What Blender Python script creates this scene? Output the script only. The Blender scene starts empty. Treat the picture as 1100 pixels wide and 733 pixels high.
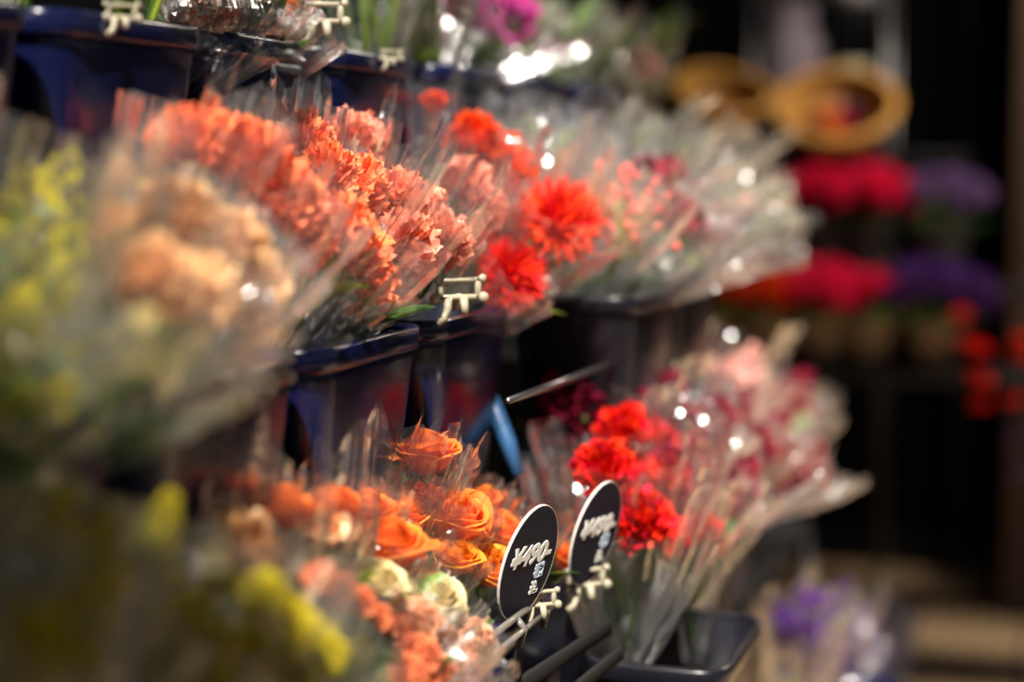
import bpy, math, random
from mathutils import Vector, Matrix, noise
R_ = random.Random(7)
pi = math.pi
sc = bpy.context.scene
col = sc.collection

# ------------------------------------------------------------------ camera
H = 1.30
LENS = 60.0
F = 1100 * LENS / 36.0
phi = math.atan((366.5 - 170) / F)
psi = math.atan((1165 - 550) / F * math.cos(phi))
cd = bpy.data.cameras.new('camera'); cam = bpy.data.objects.new('camera', cd); col.objects.link(cam)
cd.lens = LENS; cd.sensor_width = 36; cd.clip_start = 0.02
fwd = Vector((-math.sin(psi) * math.cos(phi), math.cos(psi) * math.cos(phi), -math.sin(phi)))
rt = Vector((math.cos(psi), math.sin(psi), 0)); up = rt.cross(fwd)
cam.matrix_world = Matrix(((rt.x, up.x, -fwd.x, 0), (rt.y, up.y, -fwd.y, 0), (rt.z, up.z, -fwd.z, H), (0, 0, 0, 1)))
cd.dof.use_dof = True; cd.dof.focus_distance = 1.66; cd.dof.aperture_fstop = 1.35
sc.camera = cam

def ray(px, py): return (fwd + rt * ((px - 550) / F) + up * ((366.5 - py) / F))
def PA(px, py, a):
    d = ray(px, py); t = -a / d.x
    return Vector((0, 0, H)) + d * t
def PY(px, py, y):
    d = ray(px, py); t = y / d.y
    return Vector((0, 0, H)) + d * t

# ------------------------------------------------------------------ materials
MATS = {}
def newmat(n):
    m = bpy.data.materials.new(n); m.use_nodes = True
    nt = m.node_tree; nt.nodes.clear(); out = nt.nodes.new('ShaderNodeOutputMaterial')
    return m, nt, out
def pbr(n, c, rough=.5, metal=0, var=.0, scale=20, c2=None, bump=0, spec=.5, trans=None):
    if n in MATS: return MATS[n]
    m, nt, out = newmat(n)
    b = nt.nodes.new('ShaderNodeBsdfPrincipled')
    b.inputs['Roughness'].default_value = rough; b.inputs['Metallic'].default_value = metal
    b.inputs['Specular IOR Level'].default_value = spec
    tc = nt.nodes.new('ShaderNodeTexCoord'); nz = nt.nodes.new('ShaderNodeTexNoise')
    nz.inputs['Scale'].default_value = scale; nz.inputs['Detail'].default_value = 3
    nt.links.new(tc.outputs['Object'], nz.inputs['Vector'])
    mx = nt.nodes.new('ShaderNodeMixRGB')
    c2 = c2 or tuple(x * (1 - var) for x in c)
    mx.inputs[1].default_value = (*c, 1); mx.inputs[2].default_value = (*c2, 1)
    nt.links.new(nz.outputs['Fac'], mx.inputs[0]); nt.links.new(mx.outputs[0], b.inputs['Base Color'])
    if bump:
        bp = nt.nodes.new('ShaderNodeBump'); bp.inputs['Strength'].default_value = bump; bp.inputs['Distance'].default_value = .003
        nt.links.new(nz.outputs['Fac'], bp.inputs['Height']); nt.links.new(bp.outputs[0], b.inputs['Normal'])
    s = b.outputs[0]
    if trans:
        t = nt.nodes.new('ShaderNodeBsdfTranslucent'); nt.links.new(mx.outputs[0], t.inputs['Color'])
        ms = nt.nodes.new('ShaderNodeMixShader'); ms.inputs[0].default_value = trans
        nt.links.new(s, ms.inputs[1]); nt.links.new(t.outputs[0], ms.inputs[2]); s = ms.outputs[0]
    nt.links.new(s, out.inputs[0]); MATS[n] = m; return m

def petal(n, core, edge, trans=.35, rough=.55):
    """petal tissue: colour runs from the claw of the petal to its margin, every petal a shade of its own"""
    if n in MATS: return MATS[n]
    m, nt, out = newmat(n)
    at = nt.nodes.new('ShaderNodeAttribute'); at.attribute_name = 'pet'
    sp = nt.nodes.new('ShaderNodeSeparateXYZ'); nt.links.new(at.outputs['Vector'], sp.inputs[0])
    mx = nt.nodes.new('ShaderNodeMixRGB'); mx.inputs[1].default_value = (*core, 1); mx.inputs[2].default_value = (*edge, 1)
    nt.links.new(sp.outputs[0], mx.inputs[0])
    hs = nt.nodes.new('ShaderNodeHueSaturation')
    mr = nt.nodes.new('ShaderNodeMapRange'); mr.inputs[3].default_value = .78; mr.inputs[4].default_value = 1.15
    nt.links.new(sp.outputs[1], mr.inputs[0]); nt.links.new(mr.outputs[0], hs.inputs['Value'])
    mh = nt.nodes.new('ShaderNodeMapRange'); mh.inputs[3].default_value = .49; mh.inputs[4].default_value = .512
    nt.links.new(sp.outputs[1], mh.inputs[0]); nt.links.new(mh.outputs[0], hs.inputs['Hue'])
    nt.links.new(mx.outputs[0], hs.inputs['Color'])
    b = nt.nodes.new('ShaderNodeBsdfPrincipled'); b.inputs['Roughness'].default_value = rough
    b.inputs['Specular IOR Level'].default_value = .3
    nt.links.new(hs.outputs[0], b.inputs['Base Color'])
    t = nt.nodes.new('ShaderNodeBsdfTranslucent'); nt.links.new(hs.outputs[0], t.inputs['Color'])
    ms = nt.nodes.new('ShaderNodeMixShader'); ms.inputs[0].default_value = trans
    nt.links.new(b.outputs[0], ms.inputs[1]); nt.links.new(t.outputs[0], ms.inputs[2])
    nt.links.new(ms.outputs[0], out.inputs[0]); MATS[n] = m; return m

def film(n, tint=(1, 1, 1), haze=.05, rough=.1, gloss=.9, hz=(1, 1, 1)):
    """thin crinkled cellophane"""
    if n in MATS: return MATS[n]
    m, nt, out = newmat(n)
    tr = nt.nodes.new('ShaderNodeBsdfTransparent'); tr.inputs[0].default_value = (*tint, 1)
    gl = nt.nodes.new('ShaderNodeBsdfGlossy'); gl.inputs['Roughness'].default_value = rough
    gl.inputs['Color'].default_value = (gloss, gloss, gloss, 1)
    tc = nt.nodes.new('ShaderNodeTexCoord')
    mp = nt.nodes.new('ShaderNodeMapping'); mp.inputs['Scale'].default_value = (1, 1, .05)
    nt.links.new(tc.outputs['Object'], mp.inputs[0])
    nz = nt.nodes.new('ShaderNodeTexNoise'); nz.inputs['Scale'].default_value = 130; nz.inputs['Detail'].default_value = 2
    nt.links.new(mp.outputs[0], nz.inputs[0])
    n2 = nt.nodes.new('ShaderNodeTexVoronoi'); n2.inputs['Scale'].default_value = 75
    nt.links.new(mp.outputs[0], n2.inputs[0])
    ad = nt.nodes.new('ShaderNodeMath'); ad.operation = 'MULTIPLY_ADD'; ad.inputs[1].default_value = .35
    nt.links.new(nz.outputs['Fac'], ad.inputs[0]); nt.links.new(n2.outputs['Distance'], ad.inputs[2])
    bp = nt.nodes.new('ShaderNodeBump'); bp.inputs['Strength'].default_value = .35; bp.inputs['Distance'].default_value = .004
    n4 = nt.nodes.new('ShaderNodeTexNoise'); n4.inputs['Scale'].default_value = 55; n4.inputs['Detail'].default_value = 1
    nt.links.new(tc.outputs['Object'], n4.inputs[0])
    ad2 = nt.nodes.new('ShaderNodeMath'); ad2.operation = 'MULTIPLY_ADD'; ad2.inputs[1].default_value = 1.2
    nt.links.new(n4.outputs['Fac'], ad2.inputs[0]); nt.links.new(ad.outputs[0], ad2.inputs[2])
    nt.links.new(ad2.outputs[0], bp.inputs['Height']); nt.links.new(bp.outputs[0], gl.inputs['Normal'])
    fr = nt.nodes.new('ShaderNodeFresnel'); fr.inputs[0].default_value = 1.55
    nt.links.new(bp.outputs[0], fr.inputs['Normal'])
    fm = nt.nodes.new('ShaderNodeMath'); fm.operation = 'MINIMUM'; fm.inputs[1].default_value = .6
    f2 = nt.nodes.new('ShaderNodeMath'); f2.operation = 'MULTIPLY'; f2.inputs[1].default_value = 2.0   # a film reflects at both faces
    nt.links.new(fr.outputs[0], f2.inputs[0]); nt.links.new(f2.outputs[0], fm.inputs[0])
    m1 = nt.nodes.new('ShaderNodeMixShader'); nt.links.new(fm.outputs[0], m1.inputs[0])
    nt.links.new(tr.outputs[0], m1.inputs[1]); nt.links.new(gl.outputs[0], m1.inputs[2])
    df = nt.nodes.new('ShaderNodeBsdfDiffuse'); df.inputs[0].default_value = (*hz, 1)
    tl = nt.nodes.new('ShaderNodeBsdfTranslucent'); tl.inputs[0].default_value = (*hz, 1)
    m0 = nt.nodes.new('ShaderNodeMixShader'); m0.inputs[0].default_value = .5
    nt.links.new(df.outputs[0], m0.inputs[1]); nt.links.new(tl.outputs[0], m0.inputs[2])
    m2 = nt.nodes.new('ShaderNodeMixShader'); m2.inputs[0].default_value = haze
    nt.links.new(m1.outputs[0], m2.inputs[1]); nt.links.new(m0.outputs[0], m2.inputs[2])
    nt.links.new(m2.outputs[0], out.inputs[0]); MATS[n] = m; return m

CLEAR = film('clear_cellophane', haze=.012, rough=.2)
HAZY = film('hazy_cellophane', haze=.03, rough=.2)
GREEN = pbr('stem_green', (.10, .20, .03), .45, c2=(.16, .30, .05), scale=60, trans=.2)
DARKGREEN = pbr('leaf_dark_green', (.025, .07, .012), .4, c2=(.05, .12, .02), scale=50, trans=.25)
YGREEN = pbr('leaf_yellow_green', (.22, .32, .03), .45, c2=(.30, .40, .05), scale=50, trans=.3)
NAVY = pbr('navy_plastic', (.0035, .0055, .032), .2, c2=(.003, .0045, .025), scale=8)
BLACKP = pbr('black_plastic', (.004, .004, .008), .3, c2=(.006, .006, .010), scale=8)
BLACKM = pbr('black_painted_steel', (.005, .005, .006), .5, c2=(.008, .008, .009), scale=12, spec=.15)
STEEL = pbr('grey_steel', (.32, .32, .34), .3, 1, c2=(.25, .25, .27), scale=30)
CREAM = pbr('cream_translucent_plastic', (.50, .45, .33), .25, c2=(.40, .36, .27), scale=40, trans=.3)
CARD = pbr('navy_card', (.006, .007, .018), .7, c2=(.008, .009, .022), scale=30, spec=.15)
CARDEDGE = pbr('pale_card_edge', (.6, .55, .5), .6)
CHALK = pbr('white_chalk', (.85, .84, .78), .8, c2=(.75, .74, .70), scale=300)
CHALKB = pbr('pale_blue_chalk', (.55, .65, .78), .8)
STRAW = pbr('straw', (.50, .25, .045), .8, c2=(.30, .14, .022), scale=60, bump=.6)
MAUVE = pbr('mauve_paper', (.20, .16, .20), .8, c2=(.15, .12, .16), scale=10)
BERRY = pbr('berry_red', (.80, .16, .12), .4, c2=(.7, .10, .10), scale=90)

P = dict(
    coral=petal('coral_petal', (.85, .05, .015), (.95, .27, .12), .3),
    salmon=petal('salmon_petal', (.80, .10, .06), (.95, .38, .26), .3),
    peach=petal('peach_petal', (.80, .24, .06), (.93, .62, .34), .35),
    orangered=petal('orange_red_petal', (.80, .02, .004), (.93, .10, .02), .3),
    red=petal('red_petal', (.60, .004, .004), (.85, .010, .012), .25),
    scarlet=petal('scarlet_petal', (.75, .006, .004), (.90, .05, .02), .3),
    wine=petal('wine_petal', (.16, .004, .02), (.32, .008, .05), .25),
    magenta=petal('magenta_petal', (.35, .01, .16), (.70, .10, .42), .3),
    stockcoral=petal('coral_stock_petal', (.62, .11, .035), (.78, .25, .12), .3),
    dustypink=petal('dusty_pink_petal', (.62, .24, .12), (.76, .40, .25), .3),
    pink=petal('pale_pink_petal', (.75, .25, .25), (.90, .58, .52), .35),
    rose=petal('orange_rose_petal', (.92, .13, .008), (.97, .30, .06), .5, .5),
    roseyellow=petal('yellow_orange_rose_petal', (.95, .20, .005), (.98, .42, .04), .45, .5),
    apricot=petal('apricot_petal', (.90, .35, .12), (.95, .62, .38), .4),
    cream=petal('cream_petal', (.68, .52, .18), (.86, .74, .42), .4),
    yellow=petal('yellow_petal', (.42, .36, .012), (.72, .62, .06), .35),
    olive=petal('olive_yellow_petal', (.30, .27, .004), (.62, .50, .012), .35),
    purple=petal('purple_petal', (.05, .012, .12), (.13, .04, .26), .3),
    violet=petal('violet_petal', (.10, .04, .17), (.24, .14, .34), .3),
    crimson=petal('crimson_petal', (.70, .003, .06), (.95, .03, .16), .3),
    white=petal('white_petal', (.20, .26, .12), (.50, .48, .44), .35),
    gerbera=petal('orange_gerbera_petal', (.90, .12, .005), (.95, .26, .01), .4),
)

# ------------------------------------------------------------------ mesh helpers
class MB:
    def __init__(s): s.v = []; s.f = []; s.c = []; s.col = None
    def vert(s, p, c=(0, 0)): s.v.append(tuple(p)); s.c.append(c); return len(s.v) - 1
    def grid(s, nu, nv, fn, closed=False):
        """fn(u,v)->(point,(t,r)); u 0..1 across, v 0..1 along"""
        b = len(s.v)
        for j in range(nv + 1):
            for i in range(nu + (0 if closed else 1)):
                p, c = fn(i / nu, j / nv); s.vert(p, c)
        w = nu if closed else nu + 1
        for j in range(nv):
            for i in range(nu):
                a = b + j * w + i; d = b + j * w + (i + 1) % w
                s.f.append((a, d, d + w, a + w))
    def tube(s, pts, rads, n=7, cap=True):
        b = len(s.v); pts = [Vector(p) for p in pts]
        if not hasattr(rads, '__len__'): rads = [rads] * len(pts)
        ref = Vector((.31, .2, .93))
        for k, p in enumerate(pts):
            d = (pts[min(k + 1, len(pts) - 1)] - pts[max(k - 1, 0)]).normalized()
            x = d.cross(ref)
            if x.length < .05: x = d.cross(Vector((1, 0, 0)))
            x.normalize(); y = d.cross(x)
            for i in range(n):
                a = 2 * pi * i / n; s.vert(p + (x * math.cos(a) + y * math.sin(a)) * rads[k], (.5, .5))
        for k in range(len(pts) - 1):
            for i in range(n):
                a = b + k * n + i; d = b + k * n + (i + 1) % n
                s.f.append((a, d, d + n, a + n))
        if cap:
            s.f.append(tuple(b + i for i in range(n))[::-1]); e = b + (len(pts) - 1) * n
            s.f.append(tuple(e + i for i in range(n)))
    def box(s, x0, x1, y0, y1, z0, z1, bev=0, M=None):
        b = len(s.v)
        bx = min(bev, (x1 - x0) / 2.01, (y1 - y0) / 2.01, (z1 - z0) / 2.01)
        if bx <= 0:
            for z in (z0, z1):
                for x, y in ((x0, y0), (x1, y0), (x1, y1), (x0, y1)):
                    p = Vector((x, y, z)); s.vert(M @ p if M else p)
            for f in ((3, 2, 1, 0), (4, 5, 6, 7), (0, 1, 5, 4), (1, 2, 6, 5), (2, 3, 7, 6), (3, 0, 4, 7)): s.f.append(tuple(b + i for i in f))
            return
        # chamfered box : inset rings
        rings = []
        for z, ins in ((z0, bx), (z0 + bx, 0), (z1 - bx, 0), (z1, bx)):
            X0, X1, Y0, Y1 = x0 + ins, x1 - ins, y0 + ins, y1 - ins; c = bx * .9
            pts = [(X0 + c, Y0), (X1 - c, Y0), (X1, Y0 + c), (X1, Y1 - c), (X1 - c, Y1), (X0 + c, Y1), (X0, Y1 - c), (X0, Y0 + c)]
            r = []
            for x, y in pts:
                p = Vector((x, y, z)); r.append(s.vert(M @ p if M else p))
            rings.append(r)
        for a, c in zip(rings, rings[1:]):
            for i in range(8): s.f.append((a[i], a[(i + 1) % 8], c[(i + 1) % 8], c[i]))
        s.f.append(tuple(rings[0][::-1])); s.f.append(tuple(rings[-1]))
    def ball(s, c, r, nu=8, nv=6, c2=(.5, .5)):
        c = Vector(c); rr = (r, r, r) if not hasattr(r, '__len__') else r
        s.grid(nu, nv, lambda u, v: (c + Vector((rr[0] * math.sin(pi * (v * .98 + .01)) * math.cos(2 * pi * u), rr[1] * math.sin(pi * (v * .98 + .01)) * math.sin(2 * pi * u), rr[2] * math.cos(pi * v))), c2), True)
    def mesh(s, name, mat, smooth=True):
        me = bpy.data.meshes.new(name); me.from_pydata(s.v, [], s.f); me.update()
        at = me.attributes.new('pet', 'FLOAT_VECTOR', 'POINT')
        flat = []
        for c in s.c: flat += [c[0], c[1], 0]
        at.data.foreach_set('vector', flat)
        me.materials.append(mat)
        if smooth: me.polygons.foreach_set('use_smooth', [True] * len(me.polygons))
        return me

def link(name, me, parent=None, M=None):
    o = bpy.data.objects.new(name, me); col.objects.link(o)
    if parent is not None: o.parent = parent
    if M is not None: o.matrix_local = M
    return o
def empty(name, loc, label, cat, group=None, M=None):
    o = bpy.data.objects.new(name, None); col.objects.link(o); o.empty_display_size = .02
    if M is not None: o.matrix_world = M
    else: o.location = loc
    o['label'] = label; o['category'] = cat
    if group: o['group'] = group
    return o
def tag(o, label, cat, group=None, kind=None):
    if label: o['label'] = label
    if cat: o['category'] = cat
    if group: o['group'] = group
    if kind: o['kind'] = kind
    return o
def frame(z, yhint=Vector((0, 0, 1)), o=Vector()):
    z = z.normalized(); x = yhint.cross(z)
    if x.length < 1e-3: x = Vector((1, 0, 0)).cross(z)
    x.normalize(); y = z.cross(x)
    return Matrix(((x.x, y.x, z.x, o.x), (x.y, y.y, z.y, o.y), (x.z, y.z, z.z, o.z), (0, 0, 0, 1)))
def tri(x): x = x / (2 * pi); return 2 * abs(2 * (x - math.floor(x + .5))) - 1

# ------------------------------------------------------------------ flower heads (unit radius 1, facing +Z)
def carnation_mb(rnd, n=58, nu=12, nv=5):
    m = MB()
    for k in range(n):
        th = math.acos(1 - (k + .5) / n * 1.45); ph = k * 2.39996 + rnd.uniform(-.3, .3)
        d = Vector((math.sin(th) * math.cos(ph), math.sin(th) * math.sin(ph), math.cos(th)))
        e = d * rnd.uniform(.86, 1.06); b = Vector((0, 0, -.55))
        ax = e - b; L = ax.length; ax.normalize()
        w = ax.cross(Vector((rnd.gauss(0, 1), rnd.gauss(0, 1), rnd.gauss(0, .6)))).normalized(); nn = ax.cross(w)
        W = rnd.uniform(.30, .46); fr = rnd.uniform(5, 9); p0 = rnd.uniform(0, 6); rr = rnd.random(); cu = rnd.uniform(-.25, .25)
        def fn(u, v, b=b, ax=ax, w=w, nn=nn, W=W, L=L, fr=fr, p0=p0, rr=rr, cu=cu):
            x = u * 2 - 1
            edge = 1 - .30 * x * x + (.035 * (1 if int(u * nu + .5) % 2 else -1) if v > .99 else 0)
            s = .25 + .75 * v
            p = b + ax * (L * s * edge) + w * (W * x * s ** 1.3) + nn * (.13 * v * v * math.sin(fr * x + p0) + cu * v * v + .25 * W * x * x * v)
            return p, (v ** 1.5, rr)
        m.grid(nu, nv, fn)
    return m
def rose_mb(rnd, n=24, openness=1.0):
    m = MB()
    for k in range(n):
        q = (k + 1) / n; ri = .10 + .78 * q ** .85 * openness; ph = k * 2.39996 * 1.03; span = 1.9 - .55 * q
        top = .74 - .34 * q * openness + rnd.uniform(-.07, .07); curl = (.24 * q ** 3 + .02) * openness * rnd.uniform(.6, 1.5)
        rr = rnd.random(); tw = rnd.uniform(.03, .10); wob = rnd.uniform(0, 6)
        def fn(u, v, ri=ri, ph=ph, span=span, top=top, curl=curl, rr=rr, tw=tw, wob=wob, q=q):
            x = u * 2 - 1; a = ph + x * span * (.35 + .65 * min(1, v * 1.6))
            r = ri * (math.sin(min(1, v * 1.25 + .12) * pi / 2)) ** .8 + tw * x * .6
            c = max(0, (v - .72) / .28); r += curl * c ** 1.5 * (1 + .25 * math.sin(3 * x + wob))
            zt = top * (1 - .30 * x * x * (1 + q)) + .06 * q * math.cos(5 * x + wob) * v
            z = -.62 + (zt + .62) * (v - .10 * q * c * c)
            z -= .10 * c * c * q
            return Vector((r * math.cos(a), r * math.sin(a), z)), (v ** 2, rr)
        m.grid(10, 8, fn)
    return m
def floret_into(m, M, r, rnd, n=7, nu=4, nv=3):
    """small ruffled floret"""
    for k in range(n):
        ph = k * 2.4 + rnd.uniform(0, .5); th = .35 + 1.0 * k / n
        d = Vector((math.sin(th) * math.cos(ph), math.sin(th) * math.sin(ph), math.cos(th)))
        w = d.cross(Vector((rnd.gauss(0, .4), rnd.gauss(0, .4), 1))).normalized(); nn = d.cross(w); rr = rnd.random(); p0 = rnd.uniform(0, 6)
        def fn(u, v):
            x = u * 2 - 1; s = .15 + .85 * v
            return M @ (d * (r * s * (1 - .2 * x * x)) + w * (r * .62 * x * s) + nn * (r * .2 * v * math.sin(3 * x + p0))), (v, rr)
        m.grid(nu, nv, fn)
def stock_mb(rnd, length=3.4, n=34, fr=.42):
    """dense flower spike along -Z below the tip; unit radius about 1"""
    m = MB()
    for k in range(n):
        q = k / (n - 1); ph = k * 2.39996; z = .6 - length * q; rad = .62 * min(1, .25 + q * 2.2)
        d = Vector((math.cos(ph), math.sin(ph), .5 - .3 * q)); M = frame(d, Vector((0, 0, 1)), Vector((rad * math.cos(ph), rad * math.sin(ph), z)))
        floret_into(m, M, fr * (.55 + .45 * min(1, q * 3)) * rnd.uniform(.85, 1.15), rnd)
    return m
def cluster_mb(rnd, n=34, fr=.36):
    m = MB()
    for k in range(n):
        th = math.acos(1 - (k + .5) / n * 1.1); ph = k * 2.39996
        d = Vector((math.sin(th) * math.cos(ph), math.sin(th) * math.sin(ph), math.cos(th)))
        floret_into(m, frame(d, Vector((.1, .2, 1)), d * rnd.uniform(.5, .75)), fr * rnd.uniform(.8, 1.2), rnd, n=6)
    return m
def spider_mb(rnd, n=300):
    m = MB()
    for k in range(n):
        th = math.acos(1 - (k + .5) / n * 1.15); ph = k * 2.39996 + rnd.uniform(-.2, .2)
        d = Vector((math.sin(th) * math.cos(ph), math.sin(th) * math.sin(ph), math.cos(th))); L = rnd.uniform(.85, 1.1)
        w = d.cross(Vector((rnd.gauss(0, 1), rnd.gauss(0, 1), 1))).normalized(); nn = d.cross(w); rr = rnd.random(); cu = rnd.uniform(.0, .25)
        def fn(u, v):
            x = u * 2 - 1
            return d * (L * (.1 + .9 * v)) + w * (.034 * x * (1 - v ** 4 * .8)) + nn * (cu * v * v + .025 * (x * x)) + Vector((0, 0, -.3 * (1 - v))), (v, rr)
        m.grid(2, 5, fn)
    return m
def gerbera_mb(rnd):
    m = MB()
    for ring, (n, L, tz) in enumerate(((20, 1.0, .05), (20, .88, .16), (16, .5, .3))):
        for k in range(n):
            ph = (k + ring * .5) / n * 2 * pi + rnd.uniform(-.05, .05); rr = rnd.random(); lz = tz + rnd.uniform(-.05, .05)
            def fn(u, v):
                x = u * 2 - 1; r = .12 + L * v * .9; wd = .12 * math.sin(min(1, v * 1.05 + .18) * pi * .95) ** .6 * (1 if ring < 2 else .6)
                p = Vector((r, wd * x, lz * math.sin(v * 2) * .8 - .12 * v * v + .03 * x * x))
                return Matrix.Rotation(ph, 4, 'Z') @ p, (v, rr)
            m.grid(3, 6, fn)
    m.ball((0, 0, .05), (.22, .22, .10), 12, 6, (0, 0))
    return m
def bush_mb(rnd, n=130, r=.13, spread=1.0, length=2.4):
    """a spray of tiny round blossoms on fine twigs, tip at +Z"""
    m = MB()
    for k in range(n):
        q = rnd.random() ** .8; ph = rnd.uniform(0, 2 * pi); rad = spread * (.15 + .85 * q) * rnd.random() ** .5
        floret_into(m, frame(Vector((math.cos(ph), math.sin(ph), .8)), Vector((0, .1, 1)), Vector((rad * math.cos(ph), rad * math.sin(ph), .8 - length * q))), r * rnd.uniform(.8, 1.3), rnd, n=5, nu=2, nv=2)
    return m
def berries_mb(rnd, n=34):
    m = MB()
    for k in range(n):
        d = Vector((rnd.gauss(0, .5), rnd.gauss(0, .5), rnd.uniform(-1.2, .8)))
        m.ball(d, rnd.uniform(.07, .12), 8, 6); m.tube([(0, 0, -1.3), d], .010, 4)
    return m
def twigs_mb(rnd, n=16, length=2.0, spread=.8, t=.025):
    m = MB()
    for k in range(n):
        ph = rnd.uniform(0, 2 * pi); e = Vector((spread * rnd.random() * math.cos(ph), spread * rnd.random() * math.sin(ph), rnd.uniform(-.8, .8)))
        m.tube([(0, 0, -length), e * .35 + Vector((0, 0, -length * .45)), e], [t * 1.5, t, t * .6], 5)
    return m
def calyx_mb(fat=.30):
    m = MB()
    m.grid(10, 7, lambda u, v: (Vector((math.cos(2 * pi * u), math.sin(2 * pi * u), 0)) * (fat * (.25, .62, .85, 1, 1.02, 1.0, 1.15, 1.3)[int(v * 7 + .5)]) + Vector((0, 0, -1.45 + .95 * v + (.06 * (-1) ** int(u * 10 + .5) if v > .99 else 0))), (v, .5)), True)
    return m
def sepals_mb(rnd):
    m = MB(); m.ball((0, 0, -.68), (.24, .24, .16), 10, 6)
    for k in range(5):
        ph = k * 2 * pi / 5 + rnd.uniform(-.2, .2); dr = rnd.uniform(-.5, .1)
        def fn(u, v):
            x = u * 2 - 1; r = .2 + .65 * v
            return Matrix.Rotation(ph, 4, 'Z') @ Vector((r, .14 * x * math.sin(pi * (.15 + .85 * v)) , -.68 + (.2 + dr) * v * v + .05 * x * x)), (v, .5)
        m.grid(4, 6, fn)
    return m
def leaf_mb(rnd, bend=.5, w=.16):
    """leaf of unit length rising along +Z and bending to +X"""
    m = MB(); tw = rnd.uniform(-.5, .5)
    def fn(u, v):
        x = u * 2 - 1; wd = w * math.sin(pi * min(1, v * .97 + .03)) ** .75
        c = Vector((bend * v * v, 0, v * (1 - .25 * abs(bend) * v))); a = tw * v
        return c + Vector((-.35 * abs(x) * wd * -1, 0, 0)) + Vector((math.sin(a) * x * wd, math.cos(a) * x * wd, 0)), (v, .5)
    m.grid(4, 10, fn); return m

rv = random.Random(3)
GEO = {
    'carnation': [carnation_mb(random.Random(i)) for i in range(4)],
    'rose': [rose_mb(random.Random(10 + i), 24, o) for i, o in enumerate((1.0, .82, .62))],
    'stock': [stock_mb(random.Random(20 + i)) for i in range(3)],
    'snapdragon': [stock_mb(random.Random(25 + i), 3.6, 17, .40) for i in range(3)],
    'blossom_cluster': [cluster_mb(random.Random(30 + i)) for i in range(3)],
    'spider_mum': [spider_mb(random.Random(40))],
    'gerbera': [gerbera_mb(random.Random(41))],
    'blossom_spray': [bush_mb(random.Random(50 + i)) for i in range(3)],
    'berry_spray': [berries_mb(random.Random(60 + i)) for i in range(2)],
}
MESH = {}
def head_mesh(kind, color, i):
    i %= len(GEO[kind]); k = (kind, color, i)
    if k not in MESH:
        MESH[k] = GEO[kind][i].mesh(kind, BERRY if kind == 'berry_spray' else P[color])
    return MESH[k]
CALYX = calyx_mb().mesh('calyx', GREEN); SEPALS = [sepals_mb(random.Random(i)).mesh('sepals', GREEN) for i in range(2)]
TWIGS = [twigs_mb(random.Random(i)).mesh('twigs', YGREEN) for i in range(2)]
LEAVES = [leaf_mb(random.Random(i), b, w).mesh('leaf', mt) for i, (b, w, mt) in enumerate(((.5, .13, DARKGREEN), (.3, .17, GREEN), (.7, .09, YGREEN), (.4, .15, DARKGREEN)))]

def sleeve_mesh(rnd, L, r0, r1, over, mat, nu=96, nv=40):
    """crinkled cellophane cone, tail at z=0; mouth at about L+over with pointed corners"""
    m = MB(); ks = [(rnd.choice((4, 5, 6)), .10), (rnd.choice((9, 11, 13)), .075), (rnd.choice((19, 21, 23)), .045), (rnd.choice((31, 34, 37)), .022)]
    ks = [(k, A * rnd.uniform(.7, 1.3), rnd.uniform(0, 6), rnd.uniform(-1, 1)) for k, A in ks]
    pk = [(rnd.uniform(0, 2 * pi), rnd.uniform(.5, .9), rnd.uniform(.25, .8)), (rnd.uniform(0, 2 * pi), rnd.uniform(.35, .6), rnd.uniform(.15, .5)), (rnd.uniform(0, 2 * pi), rnd.uniform(.3, .5), rnd.uniform(.1, .4))]
    sx = rnd.uniform(.82, 1.1); off = rnd.uniform(0, 50); turn = 2 * pi * 1.07; dirr = rnd.uniform(0, 6)
    def fn(u, v):
        a = u * turn
        h = 0
        for c, w, A in pk:
            d = abs((a - c + pi) % (2 * pi) - pi); h = max(h, A * max(0, 1 - d / w))
        top = L + over * (.25 + h)
        z = top * v
        q = z / L
        r = r0 + (r1 - r0) * min(q, 1.35) ** .85
        if q > 1: r *= 1 - .10 * (q - 1) * 3 if q < 1.3 else .91
        f = 1
        for k, A, p0, dr in ks: f += A * tri(k * a + p0 + dr * v * 2) * (.35 + v * .9)
        r *= f * (1 + .05 * u)
        n3 = noise.noise_vector(Vector((a * 1.6, q * 3 + off, off))) * (.003 + .0015 * v)
        # crumpled patches between the straight folds
        msk = max(0, noise.noise(Vector((a * .9, z * 22 + off, 7.7 + off))) * 2.2 + .15)
        cr = noise.noise(Vector((a * 3.2, z * 95 + off, off * 2))) * .0065 * min(1, msk) * (.4 + .6 * v)
        r += cr
        x = r * math.cos(a + dirr); y = r * math.sin(a + dirr) * sx
        return Vector((x, y, z)) + Vector(n3), (v, 0)
    m.grid(nu, nv, fn)
    return m.mesh('cellophane_sleeve', mat, smooth=False)

# ------------------------------------------------------------------ tiers
TIER = {  # front rim distance, rim height
    'top': (.78, 1.42), 'mid': (.62, 1.135), 'low': (.52, .845), 'midB': (.52, 1.13), 'lowB': (.353, .745), 'lowC': (.50, .80), 'midC': (.70, 1.13)}
BD, BW, BH = .17, .25, .245     # bucket depth, width, height

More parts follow.
